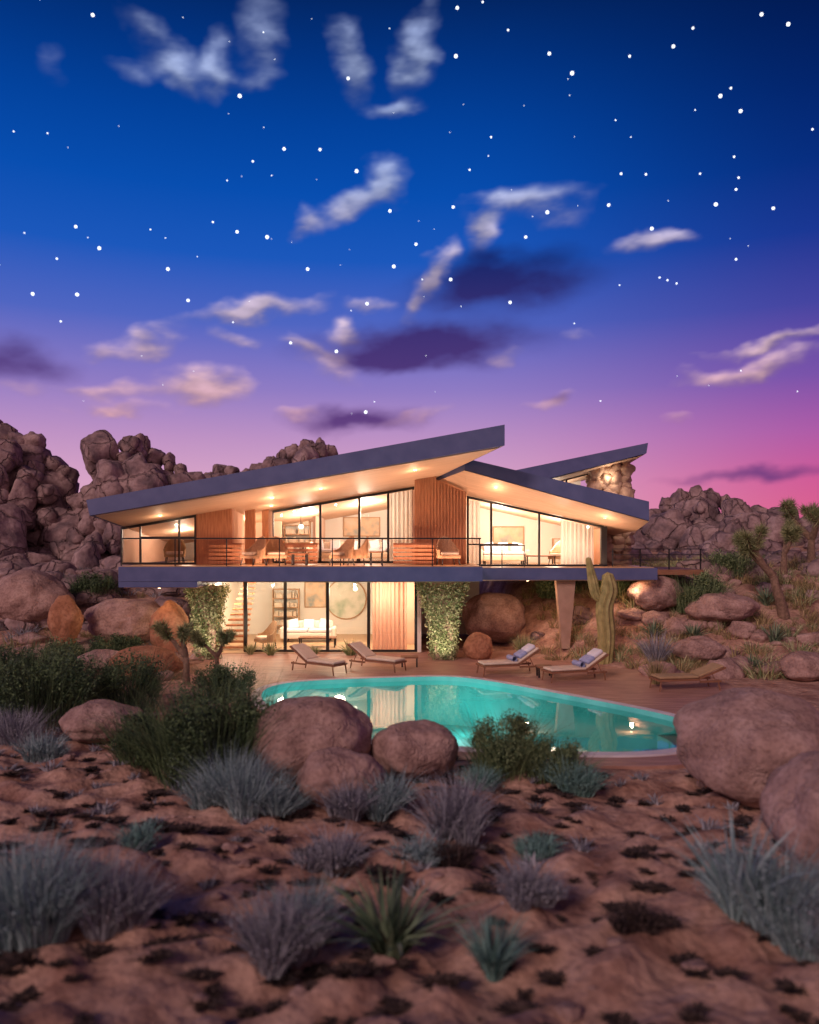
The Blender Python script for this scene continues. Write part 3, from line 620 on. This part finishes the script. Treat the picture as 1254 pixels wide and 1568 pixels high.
def scatter_tufts(name,n,x0,x1,y0,y1,h0,h1,mat,cond=None,nb=26,bw=.018,flat=1.1,lean=1.1):
    parts=[]; vs=[blades(nb,1,bw/ ((h0+h1)/2),lean,.35) for _ in range(6)]
    c=0
    while c<n:
        x=rr.uniform(x0,x1); y=rr.uniform(y0,y1)
        if cond and not cond(x,y): continue
        V,F=rr.choice(vs); s=rr.uniform(h0,h1); a=rr.uniform(0,6.28); R2=np.array([[math.cos(a),-math.sin(a),0],[math.sin(a),math.cos(a),0],[0,0,1]])
        parts.append(((V@R2.T)*np.array([s*flat*rr.uniform(.8,1.6),s*flat,s])+np.array([x,y,hgt(x,y)-.02]),F)); c+=1
    V,F=cat(parts); return np_mesh(name,V,F,mat)
out=lambda x,y: nodeck(x,y) and not(-8<x<3.2 and 30<y<38)
scatter_tufts('hillside_grass',700,5,24,25,42,.25,.7,m_dry,out,40)
scatter_tufts('hillside_grass',260,6,20,25,38,.25,.8,m_ivy,out,40)
scatter_tufts('hillside_grass',160,-20,-8,24,40,.25,.6,m_dry,out,36)
scatter_tufts('hillside_grass',140,-20,-8,26,44,.25,.7,m_sagep,out,36)
scatter_tufts('ground_scrub',850,-9,9,5.4,16,.03,.09,m_dark,nodeck,210,.022,2.3,1.2)
scatter_tufts('ground_scrub',170,-9,9,10,20,.08,.25,m_sagep,nodeck,40,.02)
def ivy(name,prof,y0,y1,n):
    r=rng; zz=[p[0] for p in prof]; z=r.uniform(zz[0],zz[-1],n); cl_=np.interp(z,zz,[p[1] for p in prof]); cr=np.interp(z,zz,[p[2] for p in prof]); cx=(cl_+cr)/2; hw=(cr-cl_)/2+.06
    side=r.integers(0,4,n); u=r.uniform(-1,1,n); dens=np.sin(u*4+z*2.1)+np.sin(z*3.4+u*3)+r.normal(0,.6,n)
    x=np.where(side<2,cx+u*hw,np.where(side==2,cx-hw,cx+hw)); y=np.where(side<2,y0-.08,y0+(u+1)/2*(y1-y0))
    P=np.stack([x,y,z],1)[dens>-.85]; P+=r.normal(0,.075,P.shape); V,F=leaves(P,.055); return np_mesh(name,V,F,m_ivy)
ivy('climbing_ivy',[(.05,.95,1.5),(1.6,.82,1.62),(2.86,.4,2.0)],28.95,29.6,11000); ivy('climbing_ivy',[(.1,-7.65,-7.05),(1.8,-7.75,-7.0),(2.68,-8.0,-6.8)],29.1,29.7,8000)
def joshua(name,x,y,h,seed,mat_l=m_ivy,tuft=.32,thick=.045,nl=200):
    E=empty(name,(x,y,hgt(x,y)-.05)); r=random.Random(seed); tr=MB(); heads=[]
    def grow(p,d,l,rad,lev):
        pts=[p]; q=Vector(p); dd=Vector(d).normalized()
        for k in range(4):
            dd=(dd+Vector((r.uniform(-.2,.2),r.uniform(-.2,.2),.12))).normalized(); q=q+dd*l/4; pts.append(tuple(q))
        tr.tube(pts,[rad*(1-.09*k) for k in range(5)],8)
        if lev==0: heads.append((pts[2],tuple(dd))); heads.append((tuple(q),tuple(dd))); return
        for k in range(r.choice([2,3])):
            a=r.uniform(0,6.28); nd=(dd*.6+Vector((math.cos(a),math.sin(a)*.7,.3))*.9); grow(tuple(q),nd,l*r.uniform(.6,.8),rad*.72,lev-1)
    grow((0,0,0),(r.uniform(-.2,.2),0,1),h*.38,h*thick,2); tr.obj('trunk',m_bark,E,smooth=True)
    parts=[]
    for p,d in heads:
        n=nl; u=rng.normal(size=(n,3))+np.array(d)*.9; u/=np.linalg.norm(u,axis=1)[:,None]; L_=tuft*rng.uniform(.6,1.1,n)[:,None]
        s=np.cross(u,rng.normal(size=(n,3))); s/=np.linalg.norm(s,axis=1)[:,None]; b=np.array(p)-np.array(d)*.12*rng.uniform(0,2,n)[:,None]
        V=np.stack([b-s*.016,b+s*.016,b+u*L_+s*.002,b+u*L_-s*.002],1).reshape(-1,3); parts.append((V,np.arange(n)[:,None]*4+np.arange(4)[None]))
    V,F=cat(parts); np_mesh('leaves',V,F,mat_l,parent=E)
joshua('joshua_tree',13.9,29.8,4.3,4,m_chol,.40,.05,340); joshua('joshua_tree',-6.7,24.2,2.5,9,m_chol,.28,.05,160); joshua('joshua_tree',-6.0,25.2,2.0,12,m_chol,.25,.05,160); joshua('joshua_tree',17.0,34,3.6,14,m_chol,.4,.06,260)
joshua('joshua_tree',15.4,33.0,2.8,21,m_chol,.36,.06,240)
def catmull_open(P,n):
    P=np.array(P,float); P=np.vstack([2*P[0]-P[1],P,2*P[-1]-P[-2]]); out=[]
    for i in range(1,len(P)-2):
        p0,p1,p2,p3=P[i-1:i+3]
        for k in range(n):
            t=k/n; out.append(.5*((2*p1)+(-p0+p2)*t+(2*p0-5*p1+4*p2-p3)*t*t+(-p0+3*p1-3*p2+p3)*t**3))
    out.append(P[-2]); return np.array(out)
def cactus(name,x,y,s=1):
    E=empty(name,(x,y,hgt(x,y)-.1)); E.scale=(s,s,s); b=MB()
    def arm(pts,rad):
        P=catmull_open(pts,6); n=len(P); R_=np.interp(np.linspace(0,1,n),np.linspace(0,1,len(rad)),rad); V,F=tube(P,R_,20)
        for i in range(n):
            c=P[i]
            for k in range(20):
                if k%2: V[i*20+k]=c+(V[i*20+k]-c)*.84
        b.add(V.tolist(),F.tolist())
    arm([(0,0,0),(.05,0,.8),(0,0,1.6),(.12,0,2.1),(.08,0,2.5)],[.2,.24,.24,.24,.15])
    arm([(.05,0,1.75),(-.22,0,1.95),(-.33,0,2.35),(-.45,0,2.95)],[.1,.15,.14,.07])
    b.obj('body',m_cactus,E,smooth=False)
cactus('saguaro_cactus',6.85,28.2,1.28)
# ------------------------------------------------------------------ stars (far away luminous bodies)
big=[(142,23),(367,147),(533,120),(698,86),(700,12),(841,82),(876,112),(1031,71),(1103,147),(1119,135),(1134,170),(1207,37),(1166,22),(1061,43),(752,210),(719,260),(490,229),(435,228),(387,247),(546,262),(597,323),(694,317),(363,355),(409,363),(116,347),(152,380),(87,396),(257,412),(288,460),(118,451),(50,450),(471,412),(603,408),(690,428),(637,374),(805,363),(838,325),(781,463),(932,314),(951,266),(989,267),(998,350),(1096,313),(1124,240),(1131,272),(1127,290),(1184,319),(1127,397),(445,525),(515,538),(562,465),(560,631),(964,86)]
small=[(778,46),(739,3),(1244,198),(1072,266),(1010,425),(1022,429),(1036,434),(326,340),(93,492)]
bigR=random.Random(8)
def sdir(a,b): return Vector(((a-627)/1230,1,(830-b)/1230)).normalized()
sv,sf=ico(2); parts=[]
tiny={(1119,135),(951,266),(989,267),(1131,272),(1127,290),(1124,240),(387,247),(752,210),(719,260),(1061,43),(1127,397),(87,396),(964,86)}
for (a,b) in big: parts.append((sv*(.9 if (a,b) in tiny else 1.45)*bigR.uniform(.85,1.1)+np.array(sdir(a,b)*800)+np.array([0,0,CAMZ]),sf))
for (a,b) in small: parts.append((sv*.8+np.array(sdir(a,b)*800)+np.array([0,0,CAMZ]),sf))
sv,sf=ico(1)
for k in range(600):
    az=bigR.uniform(-1.6,1.6); el=bigR.uniform(.16,1.3); v=Vector((math.sin(az)*math.cos(el),math.cos(az)*math.cos(el),math.sin(el)))
    parts.append((sv*(.3+.4*bigR.random()**3)+np.array(v*800),sf))
V,F=cat(parts); m_star=M('starlight',(0,0,0),emit=(.9,.95,1),es=2.2); np_mesh('stars',V,F,m_star)
# ------------------------------------------------------------------ clouds: thin translucent sheet on the sky dome, radius 1000 m
bright=[(235,55,50,20,-25,.5),(285,108,26,28,0,.8),(330,102,20,36,0,.75),(402,55,36,46,0,.5),(385,120,44,14,0,.4),(215,100,30,12,0,.35),
(540,85,32,42,5,.85),(645,72,28,48,-25,.9),(607,158,40,11,0,.75),(75,100,25,20,0,.25),(585,270,34,28,25,.95),(538,312,48,16,15,.85),(467,330,20,16,0,.75),
(800,302,76,18,6,.8),(742,340,20,38,-28,1),(860,315,36,22,-10,.45),(668,410,16,42,-24,1),(640,460,16,24,0,.8),(990,360,52,11,0,.75),
(385,470,84,13,10,1),(225,520,34,17,22,.9),(160,530,24,14,10,.75),(355,510,30,9,0,.55),(305,582,52,21,0,1),(360,577,28,9,0,.6),(560,463,32,9,0,.75),(525,510,22,22,30,.85),(480,530,46,10,-15,.85),(510,560,40,18,-20,.65),
(1190,520,68,7,7,1),(1150,557,76,11,8,1),(845,605,34,8,8,.65),(185,620,60,9,0,.75),(110,595,100,8,0,.45),(790,538,22,8,0,.45),(450,627,22,7,0,.5),(1050,640,22,8,0,.45),(880,507,18,10,0,.35),(620,635,66,7,12,.45),(200,590,60,10,5,.45)]
dark=[(770,430,125,34,6,.95),(650,525,150,27,3,1),(540,638,76,16,2,1),(20,550,60,24,0,.75),(1150,722,95,9,3,.75),(740,398,60,20,0,.6),(855,602,22,6,0,.5),(590,545,60,14,0,.7)]
azs=np.radians(np.arange(-34,34.01,.13)); els=np.radians(np.arange(2.5,42,.13)); A,E_=np.meshgrid(azs,els)
def fbm(A,E_,s,sy,o,octv=4):
    a=A.ravel()*s; e=E_.ravel()*sy; out=np.zeros(a.size)
    amp=1;f=1
    for k in range(octv):
        out+=amp*np.array([noise.noise((x*f,y*f,o+k*7.3)) for x,y in zip(a,e)]); amp*=.5; f*=2.1
    return out.reshape(A.shape)
W1=fbm(A,E_,14,24,1.0,4); W2=fbm(A,E_,14,24,31.0,4); TX=fbm(A,E_,18,52,62.0)
def blobs(lst,wa):
    inv=np.ones(A.shape); sh=np.zeros(A.shape); mx=np.zeros(A.shape)
    for (a,b,rx,ry,rot,s) in lst:
        v=sdir(a,b); a0=math.atan2(v.x,v.y); e0=math.asin(v.z); k=1/1230*math.cos(e0); t=math.radians(rot)
        dx=A-a0+W1*wa; dy=E_-e0+W2*wa*.6; u=(dx*math.cos(t)+dy*math.sin(t))/(rx*k*1.2); w_=(-dx*math.sin(t)+dy*math.cos(t))/(ry*k*1.2)
        q=s*sm((1.6-np.sqrt(u*u+w_*w_))/1.6); sh+=q*np.clip(w_,-1,1); mx+=q; inv*=(1-q*.95)
    return 1-inv,sh/np.maximum(mx,1e-4)
qb,sb=blobs(bright,.022); qd,sd_=blobs(dark,.018)
ab=np.clip(qb*1.2+TX*.5*np.clip(qb*2,0,1)-.06,0,1)**1.4; ad=np.clip(qd*1.3+TX*.2*np.clip(qd*2,0,1)-.05,0,1)**1.2
elt=np.clip((E_-.14)/.28,0,1)[...,None]
cl=np.array(lin((255,190,192))[:3])*(1-elt)+np.array(lin((170,186,230))[:3])*elt
mid=np.exp(-((E_-.30)/.09)**2)[...,None]; cl=cl*(1-mid*.6)+np.array(lin((228,210,228))[:3])*mid*.6
br=np.clip(.72+.35*sb+.30*TX,.35,1.1)[...,None]; cl=cl*br
dt=np.clip((E_-.12)/.22,0,1)[...,None]; cd=np.array(lin((92,54,122))[:3])*(1-dt)+np.array(lin((24,32,96))[:3])*dt
alpha=1-(1-ab*.88)*(1-ad*.92); col=(cl*(ab*(1-ad*.95))[...,None]+cd*ad[...,None])/np.maximum(ab*(1-ad*.95)+ad,1e-4)[...,None]
Rr=1000.0; V=np.stack([Rr*np.sin(A)*np.cos(E_),Rr*np.cos(A)*np.cos(E_),Rr*np.sin(E_)],-1).reshape(-1,3)
nx=len(azs); ny=len(els); i,j=np.meshgrid(np.arange(nx-1),np.arange(ny-1)); a=(j*nx+i).ravel(); F=np.stack([a,a+1,a+nx+1,a+nx],1)
keep=(alpha.ravel()[F].max(1)>.004); F=F[keep]
used=np.unique(F); remap=np.zeros(len(V),int); remap[used]=np.arange(len(used)); F=remap[F]; V=V[used]
RGBA=np.concatenate([col.reshape(-1,3),alpha.reshape(-1,1)],1)[used].astype(np.float32)
m_cl=bpy.data.materials.new('cloud_vapour'); m_cl.use_nodes=True; nt=m_cl.node_tree; N=nt.nodes; L=nt.links; N.clear()
o=N.new('ShaderNodeOutputMaterial'); at=N.new('ShaderNodeAttribute'); at.attribute_name='vapour'; em=N.new('ShaderNodeEmission'); tr=N.new('ShaderNodeBsdfTransparent'); mx=N.new('ShaderNodeMixShader')
L.new(at.outputs['Color'],em.inputs[0]); L.new(at.outputs['Alpha'],mx.inputs[0]); L.new(tr.outputs[0],mx.inputs[1]); L.new(em.outputs[0],mx.inputs[2]); L.new(mx.outputs[0],o.inputs[0])
m_cl.cycles.emission_sampling='NONE'; m_star.cycles.emission_sampling='NONE'
co_=np_mesh('clouds',V,F,m_cl,True)
ca=co_.data.color_attributes.new('vapour','FLOAT_COLOR','POINT'); ca.data.foreach_set('color',RGBA.ravel())
# ------------------------------------------------------------------ world / sky
w=bpy.data.worlds.new('World'); S.world=w; w.use_nodes=True; nt=w.node_tree; N=nt.nodes; L=nt.links; N.clear()
o=N.new('ShaderNodeOutputWorld'); bg=N.new('ShaderNodeBackground'); L.new(bg.outputs[0],o.inputs[0])
tc=N.new('ShaderNodeTexCoord'); sx=N.new('ShaderNodeSeparateXYZ'); L.new(tc.outputs['Generated'],sx.inputs[0])
def math_(op,a,b=None,c=None):
    n=N.new('ShaderNodeMath'); n.operation=op
    for i,v in enumerate((a,b,c)):
        if v is None: continue
        if isinstance(v,(int,float)): n.inputs[i].default_value=v
        else: L.new(v,n.inputs[i])
    return n.outputs[0]
az=math_('ARCTAN2',sx.outputs[0],sx.outputs[1]); el=math_('ARCSINE',sx.outputs[2])
eld=math_('MULTIPLY',el,180/math.pi/40)
def ramp(stops,fac):
    r=N.new('ShaderNodeValToRGB'); e=r.color_ramp.elements
    e[0].position=stops[0][0]; e[0].color=lin(stops[0][1]); e[1].position=stops[-1][0]; e[1].color=lin(stops[-1][1])
    for p,c in stops[1:-1]: q=e.new(p); q.color=lin(c)
    L.new(fac,r.inputs[0]); return r.outputs[0]
rl_=ramp([(0,(232,175,195)),(.1,(218,165,198)),(.18,(190,146,196)),(.265,(144,124,196)),(.375,(80,102,194)),(.48,(28,88,188)),(.58,(8,78,176)),(.68,(3,66,156)),(.77,(2,52,130)),(.85,(3,38,100)),(1,(4,24,66))],eld)
rr_=ramp([(0,(228,95,130)),(.1,(208,86,148)),(.18,(172,88,166)),(.265,(120,80,168)),(.375,(68,66,158)),(.48,(26,52,144)),(.58,(7,43,124)),(.68,(3,34,104)),(.77,(2,26,84)),(.85,(2,20,68)),(1,(3,15,48))],eld)
def mrange(v,a,b,c,d,mode='SMOOTHSTEP'):
    n=N.new('ShaderNodeMapRange'); n.interpolation_type=mode
    L.new(v,n.inputs[0]); 
    for i,q in enumerate((a,b,c,d)): n.inputs[i+1].default_value=q
    return n.outputs[0]
def mix(f,a,b):
    n=N.new('ShaderNodeMix'); n.data_type='RGBA'
    if isinstance(f,(int,float)): n.inputs[0].default_value=f
    else: L.new(f,n.inputs[0])
    for s,v in ((n.inputs[6],a),(n.inputs[7],b)):
        if isinstance(v,tuple): s.default_value=v
        else: L.new(v,s)
    return n.outputs[2]
sky=mix(mrange(az,.03,.54,0,1),rl_,rr_)
back=math_('MULTIPLY',mrange(sx.outputs[1],.0,-.8,0,1),mrange(el,.0,.9,1,0))
sky=mix(math_('MULTIPLY',back,.85),sky,lin((250,190,175)))
sky=mix(mrange(el,-.05,0,1,0),sky,lin((70,50,60)))
L.new(sky,bg.inputs[0]); bg.inputs[1].default_value=1.0
# ------------------------------------------------------------------ last light (soft, low sun-glow from behind-left)
sun=bpy.data.lights.new('sun','SUN'); sun.energy=1.5; sun.angle=math.radians(14); sun.color=(1,.68,.60)
so=bpy.data.objects.new('sun',sun); so.rotation_euler=(math.radians(60),0,math.radians(-34)); link(so)
# ------------------------------------------------------------------ camera
c=bpy.data.cameras.new('camera'); co=bpy.data.objects.new('camera',c); link(co); co.location=(0,0,CAMZ); co.rotation_euler=(math.pi/2,0,0)
c.sensor_fit='HORIZONTAL'; c.sensor_width=36; c.lens=35.31; c.shift_y=.0367; c.clip_end=6000; c.clip_start=.1
c.dof.use_dof=True; c.dof.focus_distance=31; c.dof.aperture_fstop=.55
S.camera=co
S.view_settings.view_transform='Standard'; S.view_settings.look='None'; S.view_settings.exposure=0
